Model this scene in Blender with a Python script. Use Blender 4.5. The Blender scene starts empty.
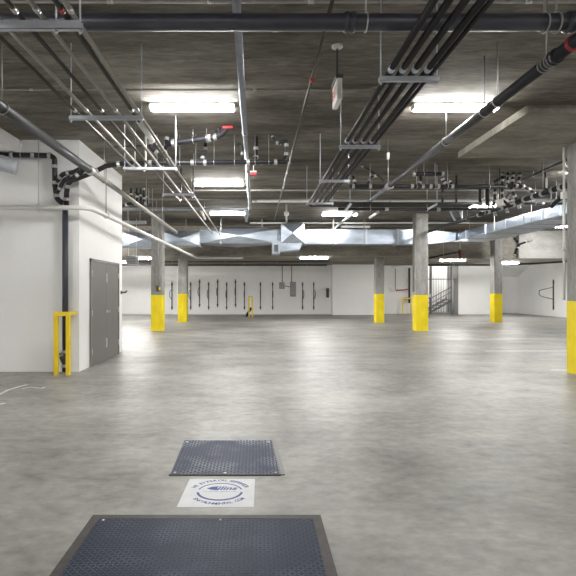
import bpy, bmesh, math, random
from mathutils import Vector, Matrix
random.seed(7)
C = bpy.context.scene.collection
F = 500.0; VX = 256.0; VY = 289.0; EYE = 1.5
CEIL = 4.2
SOF = 2.92

def X(px, y): return (px - VX) * y / F
def Z(py, y): return EYE - (py - VY) * y / F
def P(px, py, y): return Vector((X(px, y), y, Z(py, y)))
def YZ(py, z): return (z - EYE) * F / (VY - py)          # distance of a point at height z seen at row py

# ---------------------------------------------------------------- materials
def mat(name, col, rough=0.6, metal=0.0, var=0.0, scale=(3, 3, 3), bump=0.0, spec=0.5, col2=None, detail=6.0):
    m = bpy.data.materials.new(name); m.use_nodes = True
    nt = m.node_tree; b = nt.nodes['Principled BSDF']
    b.inputs['Roughness'].default_value = rough
    b.inputs['Metallic'].default_value = metal
    b.inputs['Specular IOR Level'].default_value = spec
    b.inputs['Base Color'].default_value = (*col, 1)
    if var > 0 or bump > 0 or col2:
        g = nt.nodes.new('ShaderNodeNewGeometry')
        mp = nt.nodes.new('ShaderNodeMapping'); mp.inputs['Scale'].default_value = scale
        nt.links.new(g.outputs['Position'], mp.inputs['Vector'])
        n = nt.nodes.new('ShaderNodeTexNoise'); n.inputs['Scale'].default_value = 1.0
        n.inputs['Detail'].default_value = detail; n.inputs['Roughness'].default_value = 0.62
        nt.links.new(mp.outputs[0], n.inputs['Vector'])
        r = nt.nodes.new('ShaderNodeValToRGB')
        r.color_ramp.elements[0].position = 0.33; r.color_ramp.elements[1].position = 0.67
        lo = tuple(c * (1 - var) for c in col); hi = tuple(min(1, c * (1 + var)) for c in col) if col2 is None else col2
        r.color_ramp.elements[0].color = (*lo, 1); r.color_ramp.elements[1].color = (*hi, 1)
        nt.links.new(n.outputs['Fac'], r.inputs['Fac'])
        nt.links.new(r.outputs['Color'], b.inputs['Base Color'])
        if bump > 0:
            bp = nt.nodes.new('ShaderNodeBump'); bp.inputs['Strength'].default_value = bump; bp.inputs['Distance'].default_value = 0.01
            nt.links.new(n.outputs['Fac'], bp.inputs['Height']); nt.links.new(bp.outputs[0], b.inputs['Normal'])
    return m

def emit(name, col, s):
    m = bpy.data.materials.new(name); m.use_nodes = True
    nt = m.node_tree; nt.nodes.remove(nt.nodes['Principled BSDF'])
    e = nt.nodes.new('ShaderNodeEmission'); e.inputs[0].default_value = (*col, 1); e.inputs[1].default_value = s
    nt.links.new(e.outputs[0], nt.nodes['Material Output'].inputs[0])
    return m

def concrete(name, dark, mid, light, rough, s1, s2, s3, bump=0.15, spec=0.4):
    """three octaves of differently stretched noise mixed into one mottled concrete"""
    m = bpy.data.materials.new(name); m.use_nodes = True
    nt = m.node_tree; b = nt.nodes['Principled BSDF']; L = nt.links.new
    b.inputs['Roughness'].default_value = rough; b.inputs['Specular IOR Level'].default_value = spec
    g = nt.nodes.new('ShaderNodeNewGeometry')
    outs = []
    for s, w in ((s1, .42), (s2, .33), (s3, .25)):
        mp = nt.nodes.new('ShaderNodeMapping'); mp.inputs['Scale'].default_value = s
        L(g.outputs['Position'], mp.inputs['Vector'])
        n = nt.nodes.new('ShaderNodeTexNoise'); n.inputs['Scale'].default_value = 1; n.inputs['Detail'].default_value = 7
        n.inputs['Roughness'].default_value = .65
        L(mp.outputs[0], n.inputs['Vector'])
        q = nt.nodes.new('ShaderNodeMath'); q.operation = 'MULTIPLY'; q.inputs[1].default_value = w
        L(n.outputs['Fac'], q.inputs[0]); outs.append(q)
    a1 = nt.nodes.new('ShaderNodeMath'); L(outs[0].outputs[0], a1.inputs[0]); L(outs[1].outputs[0], a1.inputs[1])
    a2 = nt.nodes.new('ShaderNodeMath'); L(a1.outputs[0], a2.inputs[0]); L(outs[2].outputs[0], a2.inputs[1])
    r = nt.nodes.new('ShaderNodeValToRGB'); e = r.color_ramp.elements
    e[0].position = .40; e[0].color = (*dark, 1); e[1].position = .61; e[1].color = (*light, 1)
    k = e.new(.5); k.color = (*mid, 1)
    L(a2.outputs[0], r.inputs['Fac']); L(r.outputs['Color'], b.inputs['Base Color'])
    bp = nt.nodes.new('ShaderNodeBump'); bp.inputs['Strength'].default_value = bump; bp.inputs['Distance'].default_value = .01
    L(a2.outputs[0], bp.inputs['Height']); L(bp.outputs[0], b.inputs['Normal'])
    return m

def tread_material(name, base, lug, s):
    """checker plate: raised lozenges, alternating by cell between the two diagonals"""
    m = bpy.data.materials.new(name); m.use_nodes = True
    nt = m.node_tree; b = nt.nodes['Principled BSDF']; L = nt.links.new
    def M(op, a, c=None, d=None):
        q = nt.nodes.new('ShaderNodeMath'); q.operation = op
        for i, v in enumerate((a, c, d)):
            if v is None: continue
            if isinstance(v, (int, float)): q.inputs[i].default_value = v
            else: L(v, q.inputs[i])
        return q.outputs[0]
    g = nt.nodes.new('ShaderNodeNewGeometry'); sp = nt.nodes.new('ShaderNodeSeparateXYZ'); L(g.outputs['Position'], sp.inputs[0])
    u = M('MULTIPLY', sp.outputs[0], s); v = M('MULTIPLY', sp.outputs[1], s)
    par = M('FLOORED_MODULO', M('ADD', M('FLOOR', u), M('FLOOR', v)), 2.0)
    fu = M('SUBTRACT', M('FRACT', u), .5); fv = M('SUBTRACT', M('FRACT', v), .5)
    a = M('ADD', fu, fv); c = M('SUBTRACT', fu, fv)
    d1 = M('ADD', M('POWER', M('MULTIPLY', a, 1.15), 2.0), M('POWER', M('MULTIPLY', c, 3.6), 2.0))
    d2 = M('ADD', M('POWER', M('MULTIPLY', c, 1.15), 2.0), M('POWER', M('MULTIPLY', a, 3.6), 2.0))
    mix = M('ADD', M('MULTIPLY', d1, par), M('MULTIPLY', d2, M('SUBTRACT', 1.0, par)))
    h = M('SUBTRACT', 1.0, M('MINIMUM', mix, 1.0))
    n = nt.nodes.new('ShaderNodeTexNoise'); n.inputs['Scale'].default_value = 3.2; n.inputs['Detail'].default_value = 8
    L(g.outputs['Position'], n.inputs['Vector'])
    wear = nt.nodes.new('ShaderNodeValToRGB'); wear.color_ramp.elements[0].position = .47; wear.color_ramp.elements[1].position = .66
    L(n.outputs['Fac'], wear.inputs['Fac'])
    n2 = nt.nodes.new('ShaderNodeTexNoise'); n2.inputs['Scale'].default_value = 160; L(g.outputs['Position'], n2.inputs['Vector'])
    hh = M('MULTIPLY', M('MINIMUM', M('MULTIPLY', h, 2.0), 1.0), M('ADD', .26, M('MULTIPLY', wear.outputs['Color'], .9)))
    cm = nt.nodes.new('ShaderNodeMix'); cm.data_type = 'RGBA'
    cm.inputs[6].default_value = (*base, 1); cm.inputs[7].default_value = (*lug, 1)
    L(M('MULTIPLY', hh, M('ADD', .3, n2.outputs['Fac'])), cm.inputs[0])
    L(cm.outputs[2], b.inputs['Base Color'])
    b.inputs['Metallic'].default_value = .15; b.inputs['Roughness'].default_value = .5; b.inputs['Specular IOR Level'].default_value = .15
    bp = nt.nodes.new('ShaderNodeBump'); bp.inputs['Strength'].default_value = .9; bp.inputs['Distance'].default_value = .004
    L(h, bp.inputs['Height']); L(bp.outputs[0], b.inputs['Normal'])
    return m

M = {}
M['floor'] = concrete('floor_concrete', (.125, .121, .113), (.228, .221, .207), (.335, .326, .309), .44, (.30, .42, 1), (1.3, 1.8, 1), (8, 11, 1), .05, .35)
def stain(m):
    nt = m.node_tree; L = nt.links.new; b = nt.nodes['Principled BSDF']
    src = b.inputs['Base Color'].links[0].from_socket; g = nt.nodes.new('ShaderNodeNewGeometry')
    for sc_, lo, hi, k, dtl in ((.9, .60, .74, .74, 5), (2.6, .66, .72, .70, 9), (.55, .62, .40, 1.16, 4), (34, .70, .80, 1.25, 3)):
        n = nt.nodes.new('ShaderNodeTexNoise'); n.inputs['Scale'].default_value = sc_; n.inputs['Detail'].default_value = dtl; n.inputs['Distortion'].default_value = .4
        L(g.outputs['Position'], n.inputs['Vector'])
        mr = nt.nodes.new('ShaderNodeMapRange'); mr.inputs[1].default_value = lo; mr.inputs[2].default_value = hi; mr.inputs[3].default_value = 1.0; mr.inputs[4].default_value = k
        L(n.outputs['Fac'], mr.inputs[0])
        v = nt.nodes.new('ShaderNodeVectorMath'); v.operation = 'SCALE'; L(src, v.inputs[0]); L(mr.outputs[0], v.inputs['Scale']); src = v.outputs[0]
    L(src, b.inputs['Base Color'])
stain(M['floor'])
M['ceil'] = concrete('ceiling_concrete', (.082, .073, .060), (.170, .156, .132), (.31, .29, .252), .85, (.30, .7, 1), (.9, 3.2, 1), (5, 22, 6), .25, .2)
M['sof'] = concrete('soffit_concrete', (.17, .155, .13), (.26, .24, .21), (.38, .355, .315), .85, (.25, 1.0, 1), (1.2, 6, 4), (5, 40, 9), .25, .2)
M['litsof'] = concrete('lamplit_soffit_concrete', (.28, .275, .26), (.36, .355, .34), (.44, .435, .42), .8, (.4, .8, 1), (2, 5, 3), (8, 20, 9), .2, .2)  # same slab concrete, lightened: lamplight on its face is put into the colour
M['drop'] = concrete('drop_panel_concrete', (.20, .185, .155), (.29, .27, .235), (.40, .38, .335), .85, (.4, .8, 1), (2, 5, 3), (8, 20, 9), .25, .2)
M['col'] = concrete('column_concrete', (.20, .195, .185), (.30, .295, .285), (.42, .415, .40), .8, (1.5, 1.5, .4), (6, 6, 2), (30, 30, 8), .25, .3)
M['white'] = mat('white_painted_wall', (.86, .86, .855), .75, var=.02, scale=(1.2, 1.2, .8), bump=.05)
M['yellow'] = mat('yellow_paint', (.84, .66, .006), .55, var=.10, scale=(3, 3, 2), bump=.05)
M['yelguard'] = mat('yellow_guard_paint', (.85, .62, .012), .45, var=.05)
M['door'] = mat('grey_door_paint', (.155, .15, .14), .45, var=.04)
M['doorframe'] = mat('grey_frame_paint', (.22, .215, .205), .5, var=.04)
M['steel'] = mat('brushed_steel', (.62, .62, .62), .35, .85, var=.06, scale=(20, 20, 20))
M['galv'] = mat('galvanised_steel', (.44, .50, .58), .30, .9, var=.20, scale=(1.1, 2, 5), bump=.03)
M['strut'] = mat('galvanised_strut', (.60, .64, .71), .45, .35, var=.08, scale=(14, 14, 14))
M['castiron'] = mat('black_cast_iron', (.016, .016, .02), .42, .0, var=.2, scale=(9, 9, 9), bump=.1)
M['blackpipe'] = mat('dark_painted_pipe', (.045, .047, .062), .36, .0, var=.15, scale=(5, 5, 5))
M['mainpipe'] = mat('dark_main_pipe', (.022, .022, .028), .5, 0, var=.2, scale=(5, 5, 5), spec=.35)
M['shadecond'] = mat('shaded_steel_conduit', (.022, .022, .024), .38, .2, var=.15)  # near black because the shade on the backlit undersides is put into the colour
M['conduit'] = mat('grey_steel_conduit', (.085, .08, .072), .34, .45, var=.1, scale=(8, 8, 8))
M['lightcond'] = mat('pale_steel_conduit', (.33, .32, .295), .45, .3, var=.08, scale=(8, 8, 8))
M['greypipe'] = mat('grey_blue_pipe', (.30, .32, .36), .35, .5, var=.1, scale=(6, 6, 6))
M['whitepipe'] = mat('white_painted_pipe', (.74, .74, .72), .5, var=.03)
M['band'] = mat('stainless_band', (.55, .55, .55), .34, .6, var=.08)
M['dullred'] = mat('dull_red_pipe', (.16, .035, .03), .6, var=.1)
M['red'] = mat('red_paint', (.42, .03, .035), .45, var=.1)
M['signwhite'] = mat('white_plastic', (.82, .80, .78), .4, var=.02)
M['signred'] = mat('red_lettering', (.75, .10, .10), .5, var=.03)
M['blue'] = mat('blue_stencil_paint', (.03, .065, .26), .6, var=.15, scale=(20, 20, 20))
M['stencil'] = mat('white_stencil_panel', (.66, .675, .70), .6, var=.05, scale=(12, 12, 12))
M['line'] = mat('worn_white_line_paint', (.66, .65, .63), .6, var=.25, scale=(4, 9, 4))
M['plateframe'] = mat('rusty_dark_steel', (.042, .036, .033), .6, .1, var=.25, scale=(14, 14, 14), bump=.1)
M['tread'] = tread_material('tread_plate_large', (.019, .027, .050), (.125, .148, .198), 42.0)
M['tread2'] = tread_material('tread_plate_small', (.012, .02, .055), (.38, .41, .45), 34.0)
M['rack'] = mat('dark_grey_rack_steel', (.075, .075, .08), .4, .3, var=.1)
M['box'] = mat('grey_box_enamel', (.30, .30, .30), .5, var=.06)
M['darkbox'] = mat('dark_grey_enamel', (.07, .07, .07), .5, var=.06)
M['gate'] = mat('grey_gate_steel', (.20, .20, .20), .45, .3, var=.06)
M['stair'] = mat('dark_stair_steel', (.12, .12, .12), .5, .2, var=.08)
M['rubber'] = mat('black_rubber', (.012, .012, .012), .6, var=.1)
M['housing'] = mat('white_lamp_housing', (.75, .75, .74), .45, var=.02)
M['lamp'] = emit('lit_fluorescent_lens', (1.0, .985, .95), 88.0)

# ---------------------------------------------------------------- mesh helpers
def box(bm, lo, hi):
    x0, y0, z0 = lo; x1, y1, z1 = hi
    v = [bm.verts.new(p) for p in ((x0,y0,z0),(x1,y0,z0),(x1,y1,z0),(x0,y1,z0),(x0,y0,z1),(x1,y0,z1),(x1,y1,z1),(x0,y1,z1))]
    for f in ((0,3,2,1),(4,5,6,7),(0,1,5,4),(1,2,6,5),(2,3,7,6),(3,0,4,7)): bm.faces.new([v[i] for i in f])
    return v
def hexa(bm, pts):
    v = [bm.verts.new(p) for p in pts]
    for f in ((0,3,2,1),(4,5,6,7),(0,1,5,4),(1,2,6,5),(2,3,7,6),(3,0,4,7)): bm.faces.new([v[i] for i in f])
def bevel(bm, w, seg=2):
    bmesh.ops.bevel(bm, geom=bm.edges[:], offset=w, segments=seg, affect='EDGES', profile=.5)
def bbox(lo, hi, w=.004, seg=2):
    bm = bmesh.new(); box(bm, lo, hi)
    if w: bevel(bm, w, seg)
    return bm
def rounded(pts, R, n=6):
    pts = [Vector(p) for p in pts]
    if R <= 0 or len(pts) < 3: return pts
    out = [pts[0]]
    for i in range(1, len(pts) - 1):
        a, b, c = pts[i-1], pts[i], pts[i+1]
        d1 = (a - b); d2 = (c - b); l1, l2 = d1.length, d2.length
        d1.normalize(); d2.normalize()
        ang = d1.angle(d2)
        if ang > 3.05: out.append(b); continue
        t = min(R / math.tan(ang / 2), .48 * l1, .48 * l2)
        p0, p2 = b + d1 * t, b + d2 * t
        for k in range(n + 1):
            s = k / n
            out.append((1-s)**2 * p0 + 2*s*(1-s) * b + s*s * p2)
    out.append(pts[-1]); return out
def tube(bm, pts, r, R=0.0, seg=12, closed=False):
    pts = rounded(pts, R) if not closed else [Vector(p) for p in pts]
    n = len(pts)
    if not closed:
        tans = [(pts[min(i+1, n-1)] - pts[max(i-1, 0)]).normalized() for i in range(n)]
    else:
        tans = [(pts[(i+1) % n] - pts[i-1]).normalized() for i in range(n)]
    up = Vector((0, 0, 1)) if abs(tans[0].z) < .9 else Vector((1, 0, 0))
    u = tans[0].cross(up).normalized(); rings = []
    for i in range(n):
        t = tans[i]; u = (u - t * u.dot(t)).normalized(); w = t.cross(u)
        rings.append([bm.verts.new(pts[i] + r * (math.cos(2*math.pi*k/seg) * u + math.sin(2*math.pi*k/seg) * w)) for k in range(seg)])
    for i in range(n if closed else n - 1):
        a, b = rings[i], rings[(i+1) % n]
        for k in range(seg):
            f = bm.faces.new((a[k], a[(k+1) % seg], b[(k+1) % seg], b[k])); f.smooth = True
    if not closed:
        bm.faces.new(rings[0][::-1]); bm.faces.new(rings[-1])
def lathe(bm, base, axis, prof, seg=16):
    """prof: (distance along axis, radius)"""
    base = Vector(base); t = Vector(axis).normalized()
    up = Vector((0, 0, 1)) if abs(t.z) < .9 else Vector((1, 0, 0))
    u = t.cross(up).normalized(); w = t.cross(u); rings = []
    for d, r in prof:
        rings.append([bm.verts.new(base + t*d + r*(math.cos(2*math.pi*k/seg)*u + math.sin(2*math.pi*k/seg)*w)) for k in range(seg)])
    for a, b in zip(rings, rings[1:]):
        for k in range(seg):
            f = bm.faces.new((a[k], a[(k+1) % seg], b[(k+1) % seg], b[k])); f.smooth = True
    bm.faces.new(rings[0][::-1]); bm.faces.new(rings[-1])
def T(pts, r, R=0.0, seg=12):
    bm = bmesh.new(); tube(bm, pts, r, R, seg); return bm

# ---------------------------------------------------------------- object helpers
def wloc(o):
    v = Vector((0, 0, 0))
    while o: v += o.location; o = o.parent
    return v
def obj(name, bm, m, parent=None, label=None):
    bmesh.ops.recalc_face_normals(bm, faces=bm.faces[:])
    if parent:
        off = wloc(parent)
        for v in bm.verts: v.co -= off
        org = Vector((0, 0, 0))
    else:
        xs = [v.co.x for v in bm.verts]; ys = [v.co.y for v in bm.verts]; zs = [v.co.z for v in bm.verts]
        org = Vector(((min(xs)+max(xs))/2, (min(ys)+max(ys))/2, min(zs)))
        for v in bm.verts: v.co -= org
    me = bpy.data.meshes.new(name); bm.to_mesh(me); bm.free()
    for k in (m if isinstance(m, (list, tuple)) else [m]): me.materials.append(M[k])
    o = bpy.data.objects.new(name, me); C.objects.link(o)
    o.location = org
    if parent: o.parent = parent
    if label: o['label'] = label
    return o
def struct(name, bm, m, parent=None):
    o = obj(name, bm, m, parent)
    if not parent: o['kind'] = 'structure'
    return o
def tag(o, label, cat, group=None):
    o['label'] = label; o['category'] = cat
    if group: o['group'] = group
    return o
def thing(name, loc, label, cat, group=None):
    o = bpy.data.objects.new(name, None); C.objects.link(o); o.location = loc; o.empty_display_size = .1
    return tag(o, label, cat, group)
def dup(root, delta, label=None, group=None, rotz=None):
    r = root.copy(); C.objects.link(r); r.location = root.location + Vector(delta)
    if rotz is not None: r.rotation_euler = (0, 0, rotz)
    if label: r['label'] = label
    if group: r['group'] = group
    for ch in list(root.children):
        c = ch.copy(); C.objects.link(c); c.parent = r
        for g in list(ch.children):
            d = g.copy(); C.objects.link(d); d.parent = c
    return r

# ---------------------------------------------------------------- the setting
YB = 29.6
struct('floor', bbox((-9.2, -8.2, -.2), (16.4, 34.2, 0), 0), 'floor')
struct('ceiling', bbox((-9.2, -8.2, CEIL), (16.4, 34.2, CEIL + .25), 0), 'ceil')
struct('wall_left', bbox((-9.2, -8, 0), (-9, 34, CEIL), 0), 'white')
struct('wall_right', bbox((16.2, -8, 0), (16.4, 34, CEIL), 0), 'white')
struct('wall_front', bbox((-9, -8.2, 0), (16.2, -8, CEIL), 0), 'white')
struct('wall_back_left', bbox((-9, YB, 0), (4.42, YB + .2, SOF), 0), 'white')
struct('wall_back_middle', bbox((4.42, 28.9, 0), (7.35, 30.4, SOF), 0), 'white')
struct('wall_back_recess', bbox((7.35, 30.2, 0), (10.02, 30.4, SOF), 0), 'white')
struct('wall_back_right', bbox((11.9, 29.5, 0), (14.25, 31.2, SOF), 0), 'white')
struct('wall_alcove', bbox((14.25, 31.0, 0), (16.2, 31.2, SOF), 0), 'white')
# stair well behind the gate
struct('wall_stairwell_back', bbox((9.8, 33.0, 0), (16.2, 33.2, CEIL), 0), 'white')
struct('wall_stairwell_left', bbox((9.82, 30.2, 0), (10.02, 33.0, CEIL), 0), 'white')
# lowered slab at the far end: two steps, right one set further back
struct('ceiling_soffit_left', bbox((-9, 21.4, SOF), (6.9, 31.2, CEIL), 0), 'sof')
struct('ceiling_soffit_right', bbox((6.9, 23.4, SOF), (12.2, 31.2, CEIL), 0), 'sof')
struct('ceiling_soffit_far_right', bbox((12.2, 23.2, SOF), (16.2, 31.2, CEIL), 0), 'litsof')
# sloping haunch in the alcove
bm = bmesh.new()
hexa(bm, [(14.25,30.98,2.25),(16.2,30.98,2.25),(16.2,31.0,2.25),(14.25,31.0,2.25),(14.25,29.45,SOF),(16.2,29.45,SOF),(16.2,31.0,SOF),(14.25,31.0,SOF)])
struct('trim_alcove_haunch', bm, 'white')
# closed service room on the left
struct('wall_service_room', bbox((-9, 9.05, 0), (-3.2, 11.94, CEIL), 0), 'white')
struct('trim_bulkhead', bbox((-9, 4.0, 3.95), (-4.28, 9.05, CEIL), 0), 'white')
# thickened slab over the near right column
struct('ceiling_drop_panel', bbox((3.98, 7.33, 4.08), (8.0, 9.85, CEIL), .0), 'drop')

# ---------------------------------------------------------------- steel double door
dr = bpy.data.objects.new('door_1', None); C.objects.link(dr); dr.location = (-3.2, 10.6, 0); dr['kind'] = 'structure'
y0, y1, dh = 9.61, 11.59, 2.09
bm = bmesh.new()
for a, b_, z0, z1 in ((y0, y0+.05, 0, dh), (y1-.05, y1, 0, dh), (y0, y1, dh-.05, dh)): box(bm, (-3.2, a, z0), (-3.165, b_, z1))
obj('door_frame', bm, 'doorframe', dr)
ym = (y0 + y1) / 2
for a, b_, hy, name in ((y0+.055, ym-.004, y0+.06, 'left'), (ym+.004, y1-.055, y1-.06, 'right')):
    lf = obj('door_leaf', bbox((-3.2, a, .012), (-3.178, b_, dh-.055), .003), 'door', dr)
    for hz in (.28, 1.03, 1.80):
        obj('hinge', T([(-3.168, hy, hz-.06), (-3.168, hy, hz+.06)], .011, 0, 8), 'steel', lf, 'steel hinge')
    if name == 'right':
        for hz in (.36, 1.74):
            obj('latch_plate', bbox((-3.179, ym+.01, hz-.10), (-3.172, ym+.07, hz+.10), .002), 'steel', lf, 'pale steel plate')
        bm = bmesh.new(); lathe(bm, (-3.179, ym+.06, 1.02), (1, 0, 0), [(0, .035), (.006, .035), (.007, .014), (.03, .014), (.035, .028), (.06, .03), (.068, .018)])
        obj('door_knob', bm, 'steel', lf, 'round steel knob')
bm = bmesh.new(); tube(bm, [(-3.2, 11.86, 1.42), (-3.10, 11.86, 1.42), (-3.06, 11.86, 1.46)], .018, .03, 8); lathe(bm, (-3.2, 11.86, 1.42), (1, 0, 0), [(0, .045), (.012, .045), (.014, .02)])
tag(obj('wall_hook', bm, 'darkbox'), 'small dark hook on the white wall just past the grey double door', 'hook')

# ---------------------------------------------------------------- columns
def column(x0, x1, y0, y1, top, label):
    r = thing('concrete_column', ((x0+x1)/2, (y0+y1)/2, 0), label, 'column', 'concrete columns with yellow bases')
    bm = bmesh.new(); box(bm, (x0, y0, 0), (x1, y1, top))
    bmesh.ops.bevel(bm, geom=[e for e in bm.edges if abs(e.verts[0].co.z - e.verts[1].co.z) > .5], offset=.018, segments=1, affect='EDGES')
    obj('shaft', bm, 'col', r)
    bm = bmesh.new(); e = .004; box(bm, (x0-e, y0-e, 0.0), (x1+e, y1+e, 1.286))
    bmesh.ops.bevel(bm, geom=[e_ for e_ in bm.edges if abs(e_.verts[0].co.z - e_.verts[1].co.z) > .5], offset=.018, segments=1, affect='EDGES')
    obj('painted_base', bm, 'yellow', r, 'bright yellow painted base band')
    return r
column(-3.76, -3.35, 17.9, 18.35, CEIL, 'concrete column with yellow base nearest the grey double door')
column(-3.53, -3.13, 22.6, 23.05, SOF, 'concrete column with yellow base, farther one of the left pair, its top behind the duct')
column(5.35, 5.71, 22.25, 22.7, SOF, 'concrete column with yellow base standing alone right of the bike racks, its top behind the duct')
column(5.73, 6.17, 17.9, 18.3, CEIL, 'tall concrete column with yellow base standing in front of the stair gate')
column(10.74, 11.09, 22.5, 22.95, CEIL, 'concrete column with yellow base between the stair gate and the alcove')
column(5.62, 6.07, 8.58, 9.05, 4.08, 'large near concrete column with yellow base cut off by the right edge')

# conduit and outlet box on the left front column
r = thing('wall_outlet', (-3.55, 17.88, 1.4), 'thin conduit with dark outlet box on the column nearest the double door', 'outlet')
obj('conduit', T([(-3.49, 17.87, 3.95), (-3.49, 17.87, 1.62)], .016), 'lightcond', r)
obj('outlet_box', bbox((-3.57, 17.83, 1.41), (-3.47, 17.9, 1.62), .006), 'darkbox', r, 'dark box')
obj('cover', bbox((-3.475, 17.835, 1.47), (-3.42, 17.9, 1.56), .004), 'yelguard', r, 'yellow green cover')
# conduit beside near right column and beside the tall column
r = thing('riser_conduit', (5.6, 9.13, 1.3), 'pale vertical conduit running up the near right column', 'conduit')
obj('conduit', T([(5.60, 9.09, 1.30), (5.60, 9.09, 4.08)], .022), 'whitepipe', r)
obj('mounting_strap', bbox((5.57, 9.055, 2.2), (5.66, 9.115, 2.23), .004), 'steel', r)
bm = bbox((5.56, 9.06, 3.14), (5.65, 9.14, 3.27), .008); obj('junction_box', bm, 'signwhite', r, 'white junction box')
tag(obj('riser_conduit', T([(5.69, 18.1, 1.4), (5.69, 18.1, 3.98), (5.69, 17.87, 4.06), (6.1, 17.87, 4.06)], .024, .06), 'lightcond'),
    'pale conduit up the tall column before the stair gate, bending over its top', 'conduit')

# ---------------------------------------------------------------- fluorescent lamps
lamp0 = None
def lamp(x, y, z, label, along_y=False):
    global lamp0
    if lamp0 is None:
        r = thing('ceiling_light', (0, 0, 0), 'x', 'light', 'ceiling strip lights')
        bm = bmesh.new(); box(bm, (-.62, -.085, -.035), (.62, .085, 0)); bevel(bm, .006, 2)
        obj('housing', bm, 'housing', r)
        bm = bmesh.new(); L_ = .60
        prof = [(-.085, -.035), (-.083, -.06), (-.06, -.085), (.06, -.085), (.083, -.06), (.085, -.035)]
        a = [bm.verts.new((-L_, p, q)) for p, q in prof]; b_ = [bm.verts.new((L_, p, q)) for p, q in prof]
        for i in range(len(prof)): bm.faces.new((a[i], a[(i+1) % 6], b_[(i+1) % 6], b_[i]))
        bm.faces.new(a); bm.faces.new(b_[::-1])
        obj('diffuser', bm, 'lamp', r, 'glowing white diffuser')
        for s in (-1, 1): obj('end_cap', bbox((min(s*.60, s*.625), -.085, -.086), (max(s*.60, s*.625), .085, -.003), .01), 'housing', r)
        lamp0 = r; o = r
    else:
        o = dup(lamp0, (0, 0, 0))
    o.location = (x, y, z); o['label'] = label
    if along_y: o.rotation_euler = (0, 0, math.pi/2)
    return o
HL = CEIL - .07 - EYE
def lamp_at(px, py, label):
    y = HL * F / (VY - py); lamp(X(px, y), y, CEIL, label)
lamp_at(192.5, 109, 'lit strip light on the ceiling, nearest one at the left, before the blue grey pipe')
lamp_at(455, 109, 'lit strip light nearest at the right, crossed by the big sloping pipe')
lamp_at(219, 185, 'lit strip light behind the black drain pipe, second in the left row')
lamp_at(228, 214, 'lit strip light right above the silver duct, third in the left row')
lamp_at(339.5, 215, 'lit strip light just under the dark conduits that turn right')
lamp_at(488, 207, 'lit strip light glaring through the tangle of black pipes at right')
lamp_at(559, 227, 'lit strip light at far right in front of the lowered slab')
lamp_at(594, 172, 'strip light hidden behind the near right column, lighting the ceiling there')
lamp(X(144, 22.3), 22.3, SOF, 'lit strip light under the lowered slab behind the column nearest the double door')
lamp(X(314, 22.0), 22.0, SOF, 'lit strip light under the lowered slab in the middle, above the electrical boxes')
lamp(X(452, 24.0), 24.0, SOF, 'lit strip light under the lowered slab before the stair gate')
lamp(X(506, 26.0), 26.0, SOF, 'lit strip light under the lowered slab beside the alcove')
# lamps of the same room outside the frame
off = [(-4.6, -3.5), (2.8, -3.5), (9.0, -3.5), (-5.4, 1.6), (7.0, 2.0), (-6.0, 3.8), (-5.0, 5.9), (11.0, 7.0), (-6.5, 15.0), (-6.8, 19.5)]
for i, (x, y) in enumerate(off):
    lamp(x, y, CEIL, 'strip light of the same garage outside the picture')
lamp(-6.6, 25.5, SOF, 'strip light of the same garage outside the picture')
lamp(11.2, 30.9, CEIL, 'strip light in the stairwell behind the barred gate, out of sight')
lamp(12.6, 32.3, CEIL, 'strip light deeper in the stairwell behind the barred gate, out of sight')  # second lamp, added only to make the stairwell brighter
# unlit strip
r = thing('strip_light', (0, 0, 0), 'white unlit strip above the silver duct, right of centre', 'light')
yy = 20.3
r.location = P(355, 226.5, yy)
bm = bmesh.new(); p = P(341, 226.5, yy); q = P(370, 226.5, yy); box(bm, (p.x, yy-.06, p.z-.05), (q.x, yy+.06, p.z+.03)); bevel(bm, .01)
obj('housing', bm, 'housing', r)
for s in (p.x+.2, q.x-.2): obj('hanger_rod', T([(s, yy, p.z+.02), (s, yy, CEIL)], .01, 0, 6), 'strut', r)

# ---------------------------------------------------------------- pipes
def ring(bm, c, axis, r, w=.006, seg=20):
    t = Vector(axis).normalized(); up = Vector((0, 0, 1)) if abs(t.z) < .9 else Vector((1, 0, 0))
    u = t.cross(up).normalized(); v = t.cross(u)
    tube(bm, [Vector(c) + r*(math.cos(2*math.pi*k/seg)*u + math.sin(2*math.pi*k/seg)*v) for k in range(seg)], w, 0, 6, closed=True)
def hanger(parent, c, axis, r, top=CEIL, m='steel', rod=.007):
    bm = bmesh.new(); c = Vector(c)
    ring(bm, c, axis, r + .006)
    tube(bm, [c + Vector((0, 0, r + .004)), Vector((c.x, c.y, top))], rod, 0, 6)
    return obj('hanger', bm, m, parent)
def coupling(parent, c, axis, r, L=.10, m='band'):
    bm = bmesh.new(); t = Vector(axis).normalized(); k = r
    lathe(bm, Vector(c) - t*L/2, t, [(0, k*1.02), (0, k*1.16), (L*.14, k*1.16), (L*.16, k*1.25), (L*.34, k*1.25), (L*.36, k*1.14), (L*.64, k*1.14), (L*.66, k*1.25), (L*.84, k*1.25), (L*.86, k*1.16), (L, k*1.16), (L, k*1.02)])
    return obj('coupling', bm, m, parent, 'silver clamp coupling' if m == 'band' else None)
def interp(pts, s):
    """point and direction at fraction s along a polyline"""
    pts = [Vector(p) for p in pts]; ls = [(b-a).length for a, b in zip(pts, pts[1:])]; d = s * sum(ls)
    for a, b, l in zip(pts, pts[1:], ls):
        if d <= l + 1e-9: return a + (b-a) * (d/l), (b-a).normalized()
        d -= l
    return pts[-1], (pts[-1]-pts[-2]).normalized()
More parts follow.
